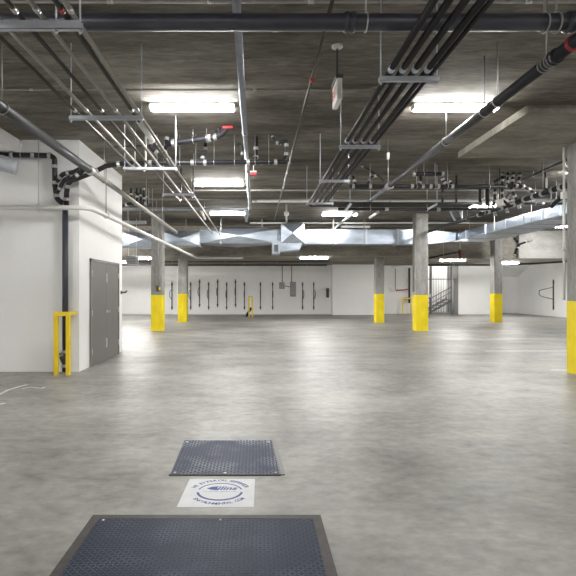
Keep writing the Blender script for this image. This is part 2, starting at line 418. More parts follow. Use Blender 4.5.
def run(name, label, cat, m, r, pts, R=.1, coups=(), hangs=(), branches=(), group=None, cm='band', L=.058, seg=14, top=CEIL, into=None):
    """a pipe run: pipe, side branches, couplings and hangers"""
    t = into or thing(name, Vector(pts[len(pts)//2]), label, cat, group)
    obj('branch_pipe' if into else 'pipe', T(pts, r, R, seg), m, t)
    for s in coups:
        c, d = interp(pts, s); coupling(t, c, d, r, L, cm)
    for s in hangs:
        c, d = interp(pts, s); hanger(t, c, d, r, top)
    for bp in branches:
        pp, br, cs = bp
        o = obj('branch_pipe', T(pp, br, R, seg), m, t)
        for s in cs:
            c, d = interp(pp, s); coupling(t, c, d, br, L*.9, cm)
    return t

# near cross pipe (black) and thin conduits across the ceiling
zc = 3.72; yc = YZ(22.3, zc)
run('cross_pipe', 'large black pipe running straight across the near ceiling', 'pipe', 'blackpipe', .068,
    [(-6.5, yc, zc), (9.5, yc, zc)], 0, (.455, .57, .71), (), cm='blackpipe', L=.09)
r = thing('pipe_hanger', P(548, 22, yc), 'double steel hanger loop around the black cross pipe at upper right', 'hanger')
for d in (-.03, .07):
    bm = bmesh.new(); c = P(548, 22.3, yc) + Vector((d, 0, 0)); ring(bm, c, (1, 0, .12), .082, .007); tube(bm, [c + Vector((0, 0, .08)), (c.x, c.y, CEIL)], .008, 0, 6)
    obj('loop', bm, 'lightcond', r)
r = thing('pipe_hanger', P(382, 22, yc), 'thin steel rod hanger on the black cross pipe above the right conduit rack', 'hanger')
bm = bmesh.new(); c = P(366, 22.3, yc); ring(bm, c, (1, 0, 0), .076, .006); tube(bm, [c + Vector((0, 0, .08)), (c.x, c.y, CEIL)], .007, 0, 6); obj('loop', bm, 'steel', r)

def across(py, z, rr, x0, x1, label, m='lightcond', coups=(), cat='conduit', name='ceiling_conduit', ends=None):
    y = YZ(py, z)
    pts = [(x0 if not isinstance(x0, str) else X(float(x0), y), y, z), (x1 if not isinstance(x1, str) else X(float(x1), y), y, z)]
    if ends == 'up': pts.append((pts[1][0] + .05, y, CEIL))
    return run(name, label, cat, m, rr, pts, .1, coups, (), cm='steel', L=.06, seg=8)
across(2, 4.16, .014, -6, 9.5, 'thin pale conduit along the ceiling at the very top of the picture', coups=(.3, .36, .42, .5, .55, .62, .66, .72))
across(30.5, 4.17, .013, -6, 9.5, 'thin pale conduit along the ceiling just beyond the black cross pipe', coups=(.4, .52, .6))
y90 = YZ(90, 4.17)
run('ceiling_conduit', 'thin pale conduit behind the exit sign, bending off before the right strip light', 'conduit', 'lightcond', .014,
    [(-8.0, y90, 4.175), (X(366, y90), y90, 4.175), (X(381, y90), y90 - .14, 4.175), (X(400, y90), y90 - .14, 4.175)], .12, (.2, .5, .8), cm='steel', L=.05, seg=8)
across(190.3, 4.15, .025, '188', 11.5, 'pale conduit along the ceiling passing in front of the tall column, upper of two', coups=(.3, .6))
across(199.4, 4.12, .026, '145', '246', 'pale conduit along the ceiling left of the blue grey pipe', coups=(.5,))
across(201, 4.10, .045, '252', 11.5, 'thick pale pipe starting with a cap right of the blue grey pipe', m='whitepipe', coups=(.01, .35, .7), name='ceiling_pipe', cat='pipe')
across(223, 4.12, .035, '250', 12.5, 'pale pipe along the ceiling just above the silver duct', m='whitepipe', coups=(.02, .4), name='ceiling_pipe', cat='pipe')

# blue grey pipe running away from us and its crossbar
hg = 2.45; zg = EYE + hg; xg = -.165
yend = hg * F / (VY - 209)
pts = [(xg, 1.5, zg), (xg - .02, yend - .05, zg)]
t = run('sprinkler_main', 'blue grey pipe running away along the ceiling left of centre', 'pipe', 'greypipe', .040, pts, 0, (.22, .46, .64), (.1, .46, .8), cm='greypipe', L=.08)
yb = yend
run('sprinkler_main', 'blue grey pipe crossing left behind the drain pipe to meet the long one', 'pipe', 'greypipe', .052,
    [(X(122, yb), yb, zg), (X(246.5, yb), yb, zg), (X(246.5, yb), yb + .0, Z(222, yb))], .06, (.3, .96), (.25, .6), cm='greypipe', L=.09)
# thin branch with red coupling
xt = .65
t = run('sprinkler_branch', 'thin sprinkler pipe with red fitting running away near the exit sign', 'pipe', 'conduit', .017,
    [(xt, 1.6, zg), (xt, 17.8, zg)], 0, (.55, .64), (.5,), cm='steel', L=.1)
coupling(t, (xt, hg*F/(VY-79), zg), (0, 1, 0), .026, .07, 'red')['label'] = 'red coupling'
obj('sprinkler_head', T([(xt, 13.6, zg), (xt, 13.6, zg-.12)], .012, 0, 8), 'steel', t)

# big sloping pipes either side (run straight away from us)
hz = 1.93; zb = EYE + hz
xl = -2.70
pts = [(xl, 2.5, zb), (xl, 17.0, zb)]
t = run('drain_main', 'large dark pipe running away along the left, past the corner of the service room', 'pipe', 'mainpipe', .062, [(xl, 2.5, zb), (xl, 8.1, zb)], 0, (), ())
hanger(t, (xl, YZ(107.5, zb), zb), (0, 1, 0), .066, CEIL, 'lightcond')
coupling(t, (xl, 8.12, zb), (0, 1, 0), .062, .12, 'steel')
obj('pale_length', T([(xl, 8.1, zb), (xl, 17.0, zb)], .045), 'lightcond', t, 'paler thinner length')
for y in (8.9, 12.3, 14.4): hanger(t, (xl, y, zb), (0, 1, 0), .045)
xr = 2.645; zr = EYE + 2.05
t = run('drain_main', 'large dark pipe running away along the right, crossing in front of the right strip light', 'pipe', 'mainpipe', .055, [(xr, 2.6, zr), (xr, 9.825, zr)], 0, (), ())
coupling(t, (xr, 4.42, zr), (0, 1, 0), .055, .10, 'castiron'); coupling(t, (xr, 4.17, zr), (0, 1, 0), .053, .035, 'red')['label'] = 'red coupling'
coupling(t, (xr, 9.878, zr), (0, 1, 0), .055, .10, 'steel')
bm = bmesh.new()
for d in (-.05, .0, .05): ring(bm, (xr, 4.546 + d, zr), (0, 1, .1), .06, .006)
tube(bm, [(xr, 4.546, zr + .06), (xr, 4.546, CEIL)], .008, 0, 6); obj('hanger', bm, 'lightcond', t)
for y in (5.470, 5.789, 6.957): hanger(t, (xr, y, zr), (0, 1, 0), .054)
obj('pale_length', T([(xr, 9.878, zr), (xr, 16.782, zr)], .037), 'greypipe', t, 'thin pale length')

# conduit racks
def trapeze(y, x0, x1, label, z=zb, h=.041, rods=None):
    t = thing('trapeze_hanger', ((x0+x1)/2, y, z), label, 'hanger')
    bm = bmesh.new(); zt = z - .030
    box(bm, (x0, y-.021, zt-h), (x1, y-.017, zt)); box(bm, (x0, y+.017, zt-h), (x1, y+.021, zt)); box(bm, (x0, y-.021, zt-h), (x1, y+.021, zt-h+.004))
    n = int((x1-x0)/.1)
    obj('channel', bm, 'strut', t)
    for rx in (rods or (x0+.018, x1-.018)):
        obj('hanger_rod', T([(rx, y, zt-h-.03), (rx, y, CEIL)], .007, 0, 6), 'strut', t)
        bm = bmesh.new(); lathe(bm, (rx, y, zt-h-.018), (0, 0, 1), [(0, .014), (.014, .014)], 6); obj('nut', bm, 'steel', t)
    return t
hb = zb - EYE
def yt(py): return (hb - .04) * F / (VY - py)
trapeze(yt(23), -2.07, -1.235, 'nearest channel hanger of the left conduit rack, at the top left corner', h=.06, rods=(-2.04, -1.25, -1.42))
trapeze(yt(117), -2.05, -1.24, 'second channel hanger of the left conduit rack, left of the near strip light')
trapeze(yt(168), -2.07, -1.235, 'third channel hanger of the left conduit rack, level with the black drain pipe')
trapeze(yt(194), -1.86, -1.22, 'farthest channel hanger of the left conduit rack')
trapeze(yt(78), 1.10, 1.64, 'nearest channel hanger of the right conduit rack, beside the exit sign')
trapeze(yt(146), 1.10, 1.64, 'second channel hanger of the right conduit rack')
trapeze(yt(180.5), 1.10, 1.63, 'third channel hanger of the right conduit rack, left of the black drain')
trapeze(yt(203), 1.10, 1.70, 'farthest channel hanger of the right conduit rack, where it turns')
GL = 'conduits on the left rack'
names = ['first', 'second', 'third', 'fourth', 'fifth', 'sixth']
spec = [(-1.96, .017, 7.95, 'conduit'), (-1.835, .018, 8.2, 'lightcond'), (-1.67, .017, 11.0, 'conduit'), (-1.515, .018, 17.5, 'lightcond'), (-1.345, .018, 10.6, 'conduit'), (-1.285, .018, 18.0, 'lightcond')]
for i, (x, rr, ye, m) in enumerate(spec):
    o = obj('rack_conduit', T([(x, 1.5, zb), (x, ye, zb)] + ([(x, ye + .12, zb + .1), (x, ye + .14, CEIL - .003)] if ye < 12 else []), rr, .1, 10), m)
    tag(o, '%s conduit from the left on the left ceiling rack' % names[i], 'conduit', GL)
    if i == 4: obj('sleeve', T([(x, 5.75, zb), (x, 6.5, zb)], .036, 0, 10), 'whitepipe', o, 'thick pale sleeve')
    for k in range(2):
        y = yt((23, 117)[k]) - .10
        c = coupling(o, (x, y, zb), (0, 1, 0), rr, .06, 'red' if (i, k) == (4, 0) else 'steel')
GR = 'conduits on the right rack'
for i, (x, ye, xe) in enumerate(((1.19, 11.62, 5.0), (1.29, 11.50, 4.95), (1.40, 11.38, 5.0), (1.51, 11.26, 5.05))):
    o = obj('rack_conduit', T([(x, 1.5, zb), (x, ye, zb), (xe, ye, zb)], .027, .18, 10), 'shadecond')
    tag(o, '%s dark conduit from the left on the right ceiling rack, turning right at its end' % names[i], 'conduit', GR)
    for py in (78, 146): coupling(o, (x, yt(py) - .1, zb), (0, 1, 0), .027, .06, 'strut')
o = obj('rack_conduit', T([(1.572, 1.5, zb), (1.572, 11.1, zb), (5.0, 11.1, zb - .05)], .018, .18, 10), 'shadecond')
tag(o, 'thinnest dark conduit at the right edge of the right ceiling rack', 'conduit', GR)
ybp = 11.3
run('black_pipe', 'black pipe running right below the turned dark conduits', 'pipe', 'castiron', .034, [P(338, 209, ybp), P(440, 209.5, ybp), P(500, 208.5, ybp)], .0, (.3, .62), (.2, .55), L=.08)
r = thing('strut_bracket', P(352, 207, 11.7), 'short angled pale strut bracing the dark conduits at their turn', 'bracket')
obj('channel', T([P(345, 211, 10.92), P(351, 203.5, 10.92)], .03, 0, 4), 'strut', r)
obj('hanger_rod', T([P(350, 204.5, 10.92), (P(350, 204.5, 10.92).x, 10.92, CEIL)], .008, 0, 6), 'strut', r)
r = thing('strut_bracket', P(434, 206, 11.0), 'angled pale strut bracing the dark conduits beside the tall column', 'bracket')
obj('channel', T([P(428, 209, 10.85), P(437, 204, 10.85)], .025, 0, 4), 'strut', r)
obj('hanger_rod', T([P(437, 204.5, 10.85), (P(437, 204, 10.85).x, 10.85, CEIL)], .008, 0, 6), 'strut', r)
# short pale stubs near the far ceiling
for (a, b_, lab) in (((201, 210.5), (205, 219), 'short pale capped pipe stub above the duct at the left'), ((378, 212), (370, 217.5), 'short pale pipe stub above the duct at the right')):
    y_ = 2.6 * F / (VY - a[1]); y2 = 2.6 * F / (VY - b_[1])
    t = thing('pipe_stub', P(*a, y_), lab, 'pipe'); obj('pipe', T([P(*a, y_), P(*b_, y2)], .05, 0, 10), 'whitepipe', t)
    bm = bmesh.new(); c = (P(*a, y_) + P(*b_, y2)) / 2; ring(bm, c, (P(*b_, y2) - P(*a, y_)), .052); tube(bm, [c, (c.x, c.y, CEIL)], .01, 0, 6); obj('hanger', bm, 'steel', t)

# ---------------------------------------------------------------- drain clusters (black cast iron with silver couplings)
yd = 8.72
def D(px, py, d=0.0): return P(px, py, yd + d)
rd = .042
zrun = Z(162.3, yd)
# long horizontal run
pts = [D(66, 181, .15), D(74, 180, .15), D(92, 173, .02), D(106, 166, 0), D(122, 163.6, 0), D(150, 162.8, 0), D(287, 161.8, 0)]
longrun = run('drain_pipe', 'long black drain pipe bending off the service room wall and running right under the ceiling', 'pipe', 'castiron', rd, pts, .12,
    (.16, .26, .40, .585, .64, .83, .95), (.43, .53, .60, .68, .77, .86, .92),
    branches=(
        ([D(281, 162), D(286, 158, .05), D(286.5, 150, .05), D(286.5, 140, .05), D(280, 143, .05)], .032, (.35, .62)),
        ([D(283, 144, .1), D(273, 142, .1), D(273, 133, .1)], .028, (.3, .85)),
        ([D(200, 162), D(205, 154, .1), D(205.5, 143, .1)], .032, (.25, .75)),
        ([D(253, 161.5), D(256, 157, .1), D(256, 137, .1)], .036, (.3, .6)),
        ([D(242, 161.5), D(242.2, 147, .05), D(238, 144, .05)], .024, (.4,)),
    ))
# sloped upper pipe
rising = run('drain_pipe', 'short dark drain pipe with red cap rising under the near left strip light', 'pipe', 'mainpipe', .05,
    [D(166, 144.5, -.2), D(178, 142, -.25), D(216, 137, -.32), D(222, 134, -.36), D(226, 129, -.42), D(227, 126.5, -.44)], .10, (.12, .66, .75), (.18, .42, .62),
    branches=(([D(222, 134.5, -.36), D(215, 132, -.36), D(219, 128, -.4)], .02, ()),))
bm = bmesh.new(); lathe(bm, D(227.5, 127.2, -.46), (1, 0, 0), [(-.09, .015), (-.08, .026), (.08, .026), (.09, .015)]); obj('cap', bm, 'red', rising, 'red cap')
# left fittings above the run
t = run('drain_pipe', '', '', 'castiron', .036,
    [D(172, 162), D(166, 157, .05), D(158, 154, .05), D(151, 148, .05), D(150, 136, .05)], .1, (.12, .5, .82), into=longrun,
    branches=(([D(163, 156, .05), D(166, 148, .1), D(167, 134, .1)], .033, (.2, .55, .8)),
              ([D(158, 154, .05), D(163, 147, .2), D(172, 143, .2), D(174, 139, .2)], .03, (.4, .75)),
              ([D(152, 145, .05), D(140, 145.5, .3), D(112, 147, .6)], .012, ())))
# hanging red tag
r = thing('valve_tag', D(254, 173), 'small red and white tag hanging below the black drain pipe', 'tag')
obj('wire', T([D(253.5, 165.4), D(253.5, 171.5)], .006, 0, 6), 'signwhite', r)
p = D(253.2, 173.5); obj('tag_plate', bbox((p.x-.055, p.y-.03, p.z-.035), (p.x+.055, p.y+.03, p.z+.03), .006), 'red', r)
obj('tag_band', bbox((p.x-.057, p.y-.032, p.z+.018), (p.x+.057, p.y+.032, p.z+.04), .004), 'signwhite', r, 'white top band')
# wall cluster on service room
yw = 8.93
def W(px, py, d=0.0): return P(px, py, yw - d)
run('drain_pipe', '', '', 'castiron', .047,
    [W(-14, 154.5), W(50, 155.5), W(54.5, 158), W(55, 185), W(57, 199), W(63, 203.5)], .13, (.22, .40, .54, .66, .80, .91), (.30,), top=CEIL, into=longrun)
run('drain_pipe', '', '', 'castiron', .046,
    [W(66.5, 205), W(66.5, 193, .06), W(68, 184, .1), W(76, 176, .12), W(84, 169, .14), W(92, 171, .16)], .12, (.12, .36, .66), into=longrun,
    branches=(([W(57, 181, .02), W(63, 174, .1), W(74, 172, .14), W(80, 169, .16)], .04, (.2, .55)),
              ([W(57, 193, .02), W(60, 188, .08), W(64, 180, .12), W(70, 177, .14)], .036, (.3,))))
t = run('drain_riser', 'tall dark blue drain riser on the white wall behind the near yellow guard', 'pipe', 'blackpipe', .052,
    [W(65.3, 209.5), W(65.3, 352)], 0, (), (), branches=(([W(65.3, 351), W(65.3, 371.5)], .056, (.03, .72)), ([W(65, 364, .03), W(60, 353, .03)], .045, (.8,)),))
# white sprinkler pipe
ya = 8.85
xs = X(88, ya); 
run('sprinkler_pipe', 'white painted pipe along the service room wall, bending away past the corner', 'pipe', 'whitepipe', .042,
    [(-7.5, ya-.02, Z(207, ya)), (X(90, ya), ya-.02, Z(208, ya)), (X(197, 21.2), 21.2, Z(258, 21.2)), (X(243, 21.2), 21.2, Z(258, 21.2))], .25, (.62,), (), cm='whitepipe')
for px, lab in ((39, 'rod hanger of the white pipe in front of the service room wall'),):
    t = thing('pipe_hanger', (X(px, ya), ya, Z(207, ya)), lab, 'hanger'); bm = bmesh.new(); c = Vector((X(px, ya), ya-.02, Z(207.8, ya))); ring(bm, c, (1, 0, 0), .0535); tube(bm, [c + Vector((0, 0, .05)), (c.x, c.y, CEIL)], .007, 0, 6); obj('loop', bm, 'steel', t)
for y_, lab in ((9.7, 'rod hanger of the white pipe beside the double door'), (13.4, 'rod hanger of the white pipe just past the service room')):
    s = (y_ - ya) / (21.2 - ya); c = Vector((X(90, ya) + s * (X(197, 21.2) - X(90, ya)), y_, Z(208, ya) + s * (Z(258, 21.2) - Z(208, ya))))
    t = thing('pipe_hanger', c, lab, 'hanger'); bm = bmesh.new(); ring(bm, c, (0, 1, 0), .0535); tube(bm, [c + Vector((0, 0, .05)), (c.x, c.y, CEIL)], .009, 0, 6); obj('loop', bm, 'lightcond', t)
# spiral duct stub at left edge
bm = bmesh.new(); a = Vector((-5.0, 8.05, 3.74)); b_ = Vector((-4.02, 8.42, 3.555)); ax = b_ - a; L_ = ax.length; prof = []
n = 22
for i in range(n + 1): prof.append((L_*i/n, .128 + (.006 if i % 2 else 0)))
prof = [(0, .05)] + prof + [(L_, .09)]
lathe(bm, a, ax, prof, 24)
r = thing('spiral_duct', a, 'short ribbed grey round duct at the left edge under the ceiling', 'duct'); obj('tube', bm, 'strut', r)
obj('hanger', T([a + ax*.35, (a + ax*.35).xy.to_3d() + Vector((0, 0, 3.97))], .008, 0, 6), 'steel', r)

# cluster behind the service room
yk = 13.4
def K(px, py, d=0.): return P(px, py, yk + d)
run('drain_pipe', 'group of upright black drain drops with silver couplings past the service room corner', 'pipe', 'castiron', .040,
    [K(120, 207), K(128, 204), K(152, 203)], .1, (.2, .5, .8), (.9,),
    branches=(([K(131, 204), K(131, 172)], .034, (.3, .7)), ([K(137, 204), K(137, 175)], .03, (.25, .6)), ([K(141, 203.5), K(140.5, 177)], .03, (.3, .75)), ([K(144, 203), K(143.5, 180)], .03, (.2, .6)), ([K(148, 203), K(146, 196), K(134, 192)], .026, (.3,))))
r = thing('strip_light', P(134, 222, 16), 'grey unlit strip fixture past the service room corner', 'light')
p = P(122, 222.5, 16); q = P(146, 222.5, 16); obj('housing', bbox((p.x, 15.94, p.z-.05), (q.x, 16.06, p.z+.05), .01), 'box', r)
for s in (.25, .75): xx = p.x + s*(q.x-p.x); obj('hanger_rod', T([(xx, 16, p.z), (xx, 16, CEIL)], .008, 0, 6), 'strut', r)
# unit at left beyond the service room
yu = 19.0; p = P(126, 256, yu); q = P(136.5, 264.5, yu)
r = thing('unit_heater', (p.x, yu, p.z), 'grey metal box hanging beyond the double door corner', 'heater')
obj('casing', bbox((p.x, yu, q.z), (q.x, yu+.4, p.z), .02), 'box', r)
bm = bmesh.new()
for k in range(5): zz = q.z + .04 + k*.06; box(bm, (p.x+.02, yu-.015, zz), (q.x-.04, yu+.002, zz+.03))
obj('louvre', bm, 'darkbox', r)
for s in (p.x+.05, q.x-.05): obj('hanger_rod', T([(s, yu+.2, p.z), (s, yu+.2, CEIL)], .009, 0, 6), 'strut', r)

# right drain clusters
yr = 10.7
def R_(px, py, d=0.): return P(px, py, yr + d)
rightrun = run('drain_pipe', 'long black drain pipe with silver couplings running right behind the large sloping pipe', 'pipe', 'castiron', .042,
    [R_(350, 186.3), R_(420, 186.3), R_(505, 186.8)], 0, (.02, .13, .27, .40, .47, .52, .57, .66), (.13, .43, .55, .63, .9),
    branches=(([R_(356, 186), R_(354, 180, .05), R_(353, 176, .05)], .03, (.5,)),
              ([R_(367, 186), R_(371, 177, .1), R_(378, 175, .1), R_(384, 181, .0)], .026, (.25, .55)),
              ([R_(377, 175.5, .1), R_(368, 169, .2), R_(361, 165.5, .3)], .018, (.9,)),
              ([R_(418, 186), R_(421, 180, .05), R_(420, 174.5, .05)], .034, (.3,)),
              ([R_(447, 186), R_(443, 180, .05), R_(441, 174, .05)], .034, (.25, .6, .9)),
              ([R_(453, 186), R_(450, 182, .05), R_(444, 180, .05)], .03, (.5,))))
run('drain_pipe', '', '', 'castiron', .045,
    [R_(413, 174), R_(444, 174)], 0, (.03, .95), (.05, .35, .7), into=rightrun)
obj('drop_pipe', T([R_(442.5, 186, .0), R_(442.5, 202.5, .0)], .024, 0, 8), 'castiron', rightrun)
obj('drop_pipe', T([R_(456.3, 175.5, .0), R_(456.3, 203, .0)], .024, 0, 8), 'castiron', rightrun)
r = thing('pipe_hanger', R_(388, 184), 'steel rod and flange hanging at the end of the large right pipe', 'hanger')
bm = bmesh.new(); c = Vector((xr, 10.0, zr)); ring(bm, c, (0, 1, 0), .06, .012); tube(bm, [c + Vector((0, 0, .06)), (c.x, c.y, CEIL)], .009, 0, 6); obj('loop', bm, 'steel', r)
# pendants on the ceiling
for px, py0, py1, y_, lab in ((388, 152, 159, 8.95, 'short white ceiling stub right of the second right-rack hanger'),):
    p = P(px, py0, y_); t = thing('ceiling_stub', p, lab, 'stub'); obj('stem', T([(p.x, y_, Z(py1, y_)), (p.x, y_, CEIL)], .006, 0, 8), 'conduit', t)
    bm = bmesh.new(); lathe(bm, (p.x, y_, Z(py1, y_)-.005), (0, 0, 1), [(0, .024), (.11, .024), (.115, .018)]); obj('cap', bm, 'signwhite', t)
# the tangle at right
yq = 11.6
def Q(px, py, d=0.): return P(px, py, yq + d)
tangle = run('drain_pipe', 'tangle of black drain pipes with silver joints above the right duct', 'pipe', 'castiron', .042,
    [Q(478, 186), Q(500, 186), Q(518, 186), Q(524, 186.5), Q(529, 189.5), Q(533, 191.5)], .12, (.25, .48, .68, .80, .92), (.2, .5),
    branches=(([Q(495, 186), Q(495, 200), Q(492, 209)], .034, (.3, .65)), ([Q(502, 186), Q(503, 172)], .032, (.4, .8)), ([Q(507, 186), Q(508, 172)], .032, (.3, .7)),
              ([Q(512, 186), Q(513.5, 172.5)], .032, (.4, .75)), ([Q(518, 186.5), Q(520, 173)], .032, (.35, .8)), ([Q(494, 182, .1), Q(500, 178, .1), Q(520, 175, .2)], .03, (.3, .6)),
              ([Q(511, 187), Q(514, 195), Q(517, 200)], .036, (.25, .7)), ([Q(502, 187), Q(502.5, 199), Q(508, 205)], .03, (.3, .6)), ([Q(496, 203), Q(504, 199), Q(511, 193)], .024, (.5,))))
run('drain_pipe', '', '', 'castiron', .036,
    [Q(478, 214), Q(492, 211), Q(510, 206), Q(520, 203)], .1, (.25, .55, .85), (.15, .5, .85), into=tangle,
    branches=tuple(([Q(x, y0), Q(x + dx, y1)], .028, (.3, .7)) for x, y0, dx, y1 in ((482, 213, -1, 207), (488, 212, 1, 205), (494, 211, 2, 217), (500, 209, -2, 203), (506, 207, 2, 214), (512, 206, -2, 199), (518, 204, 2, 209))))
yv = 10.9
obj('drop_pipe', T([Q(480, 186), Q(480, 200), Q(481, 206)], .034, .05, 10), 'castiron', tangle)
obj('drop_pipe', T([Q(487.5, 186), Q(487.5, 206)], .045, .05, 10), 'castiron', tangle)
p = P(499.5, 203, 11.2); r = thing('junction_box', p, 'white square box among the black pipes at right', 'box'); obj('body', bbox((p.x-.06, 11.14, p.z-.07), (p.x+.06, 11.24, p.z+.07), .008), 'signwhite', r)
obj('ceiling_conduit', T([(p.x, 11.2, p.z+.06), (p.x, 11.2, CEIL)], .012, 0, 8), 'conduit', r)
# long black pipe with bands running away at right
xk = 6.30; zk = 3.60
run('drain_main', 'long black pipe with silver bands running away above the right duct', 'pipe', 'castiron', .058,
    [(xk, 8.0, zk), (xk, 18.6, zk), (xk, 19.1, zk)], .12, (.21, .235, .27, .30, .335, .37, .41, .45, .50, .55), (.10, .45, .62), L=.09)
p = P(522, 180.5, 12.2); q = P(562, 162, 9.9)
run('drain_pipe', 'slim black pipe rising right toward the near column', 'pipe', 'castiron', .026, [p, q, q + (q-p).normalized()*.3], 0, (.92,), (.3,), cm='castiron')
run('ceiling_pipe', 'thin dark pipe behind the pipe tangle at right', 'pipe', 'castiron', .03, [P(524, 203.5, 12.5), P(562, 203.5, 12.5)], 0, (.5,), (.3, .85))
yz = 10.6
r = thing('valve_riser', P(546, 190, yz), 'upright white and black valve riser above the right duct', 'valve')
obj('stem', T([P(545.5, 172, yz), P(545.5, 191, yz)], .022, 0, 10), 'castiron', r)
obj('sleeve', T([P(546, 178, yz), P(546, 188, yz)], .03, 0, 10), 'signwhite', r, 'white sleeve')
obj('hanger_rod', T([P(543, 188, yz), (P(543, 173, yz).x, yz, CEIL)], .008, 0, 6), 'steel', r)
r = thing('pipe_valve', P(560, 200, 10.3), 'black angled valve with white cap beside the near right column', 'valve')
obj('body', T([P(551, 207, 10.4), P(557, 201, 10.4), P(565, 196, 10.2)], .04, .05, 10), 'castiron', r)
obj('cap', T([P(563, 196.5, 10.2), P(566.5, 194, 10.1)], .06, 0, 12), 'signwhite', r, 'white cap')
obj('hanger_rod', T([P(551, 206.5, 10.4), (P(551, 200, 10.4).x, 10.4, P(551, 186, 10.4).z)], .008, 0, 6), 'steel', r)
# braces above the right duct
for a, b_, lab in (((452, 217), (456, 223), 'pale V shaped brace over the white end of the duct, left leg'), ((462, 218), (463, 222), 'pale V shaped brace over the white end of the duct, right leg')):
    y_ = 16.0; t = thing('strut_bracket', P(*a, y_), lab, 'bracket')
    obj('channel', T([P(a[0]-2, a[1]-6, y_), P(*b_, y_)], .03, 0, 4), 'strut', t)
    obj('hanger_rod', T([P(a[0], a[1], y_), (P(*a, y_).x, y_, CEIL)], .01, 0, 6), 'strut', t)

# long black pipes under the lowered slab
run('soffit_pipe', 'upper thin black pipe under the lowered slab along the far wall', 'pipe', 'castiron', .028, [(X(120, 25), 25, 2.86), (X(330, 25), 25, 2.86)], 0, (.3, .6, .8), (.25, .5, .75), top=SOF, cm='castiron')
run('soffit_pipe', 'lower black pipe under the lowered slab along the far wall', 'pipe', 'castiron', .04, [(X(120, 26), 26, 2.74), (X(327, 26), 26, 2.74)], 0, (.2, .52, .7), (.3, .6, .9), top=SOF, cm='castiron')
run('soffit_pipe', 'black pipe under the lowered slab running past the alcove', 'pipe', 'castiron', .045, [(X(428, 26.5), 26.5, 2.78), (X(500, 26.5), 26.5, 2.76), (X(566, 24.6), 24.6, 2.84)], 0, (.3, .6), (.2, .6), top=SOF, cm='castiron')
run('soffit_pipe', 'black pipe in front of the brown slab edge behind the tall column', 'pipe', 'castiron', .04, [P(429, 258, 22.8), P(458, 252, 22.8)], 0, (.2, .9), (.5,), cm='castiron')
bm = bmesh.new(); p = P(460, 251, 22.8); lathe(bm, (p.x, 22.8, p.z-.35), (0, 0, 1), [(0, .05), (.02, .07), (.38, .07), (.4, .05)])
r = thing('sprinkler_drop', p, 'short dull red pipe drop in front of the brown slab edge', 'pipe'); obj('pipe', bm, 'dullred', r); obj('hanger_rod', T([(p.x, 22.8, p.z+.1), (p.x, 22.8, CEIL)], .01, 0, 6), 'steel', r)
run('drain_pipe', 'black pipe fittings hanging under the slab beside the middle right column', 'pipe', 'castiron', .05,
    [P(514, 238, 21.5), P(520, 244, 21.5), P(516, 250, 21.5), P(514, 256, 21.5)], .1, (.3, .6, .95), (.1,), branches=(([P(520, 244, 21.5), P(532, 240, 21.5)], .045, (.5,)),))

# ---------------------------------------------------------------- ducts
def duct_section(parent, name, x0, x1, y0, y1, z0, z1, brk=.02, axis='x', label=None):
    """sheet metal length with cross-broken faces"""
    bm = bmesh.new(); v = box(bm, (x0, y0, z0), (x1, y1, z1)); c = Vector(((x0+x1)/2, (y0+y1)/2, (z0+z1)/2))
    bm.faces.ensure_lookup_table()
    for f in list(bm.faces):
        n = f.normal.copy(); f.normal_update(); n = f.normal.copy(); m_ = f.calc_center_median()
        if (m_ - c).dot(n) < 0: n = -n
        if abs(n.x if axis == 'x' else n.y) > .5: continue
        res = bmesh.ops.poke(bm, faces=[f])
        for w in res['verts']: w.co += n * brk
    return obj(name, bm, 'galv', parent, label)
def flange_x(parent, x, y0, y1, z0, z1):
    bm = bmesh.new(); e = .03
    for lo, hi in (((x-.015, y0-e, z0-e), (x+.015, y1+e, z0)), ((x-.015, y0-e, z1), (x+.015, y1+e, z1+e)), ((x-.015, y0-e, z0), (x+.015, y0, z1)), ((x-.015, y1, z0), (x+.015, y1+e, z1))): box(bm, lo, hi)
    return obj('flange', bm, 'strut', parent)
def flange_y(parent, y, x0, x1, z0, z1):
    bm = bmesh.new(); e = .022
    for lo, hi in (((x0-e, y-.012, z0-e), (x1+e, y+.012, z0)), ((x0-e, y-.012, z1), (x1+e, y+.012, z1+e)), ((x0-e, y-.012, z0), (x0, y+.012, z1)), ((x1, y-.012, z0), (x1+e, y+.012, z1))): box(bm, lo, hi)
    return obj('flange', bm, 'strut', parent)
yD = 19.4; yE = 20.05
zD0 = Z(244, yD); zD1 = Z(229.5, yD)
t = thing('air_duct', (1, yD, zD0), 'main silver rectangular air duct crossing the garage in front of the far columns', 'duct')
cuts = [-7.2, X(122, yD), X(163, yD), X(200, yD), X(277, yD)]
duct_section(t, 'duct_section', cuts[0], cuts[1], yD, yE, Z(247, yD), Z(232, yD), .06)
duct_section(t, 'duct_section', cuts[1], cuts[2], yD, yE, Z(246.5, yD), Z(232, yD), .08)
duct_section(t, 'duct_section', cuts[2], cuts[3], yD, yE, Z(245.5, yD), Z(231.5, yD), .07)
duct_section(t, 'duct_section', cuts[3], cuts[4], yD-.08, yE, Z(243.5, yD), Z(229, yD), .13)
for x in cuts[1:4]: flange_x(t, x, yD, yE, Z(246, yD), Z(232, yD))
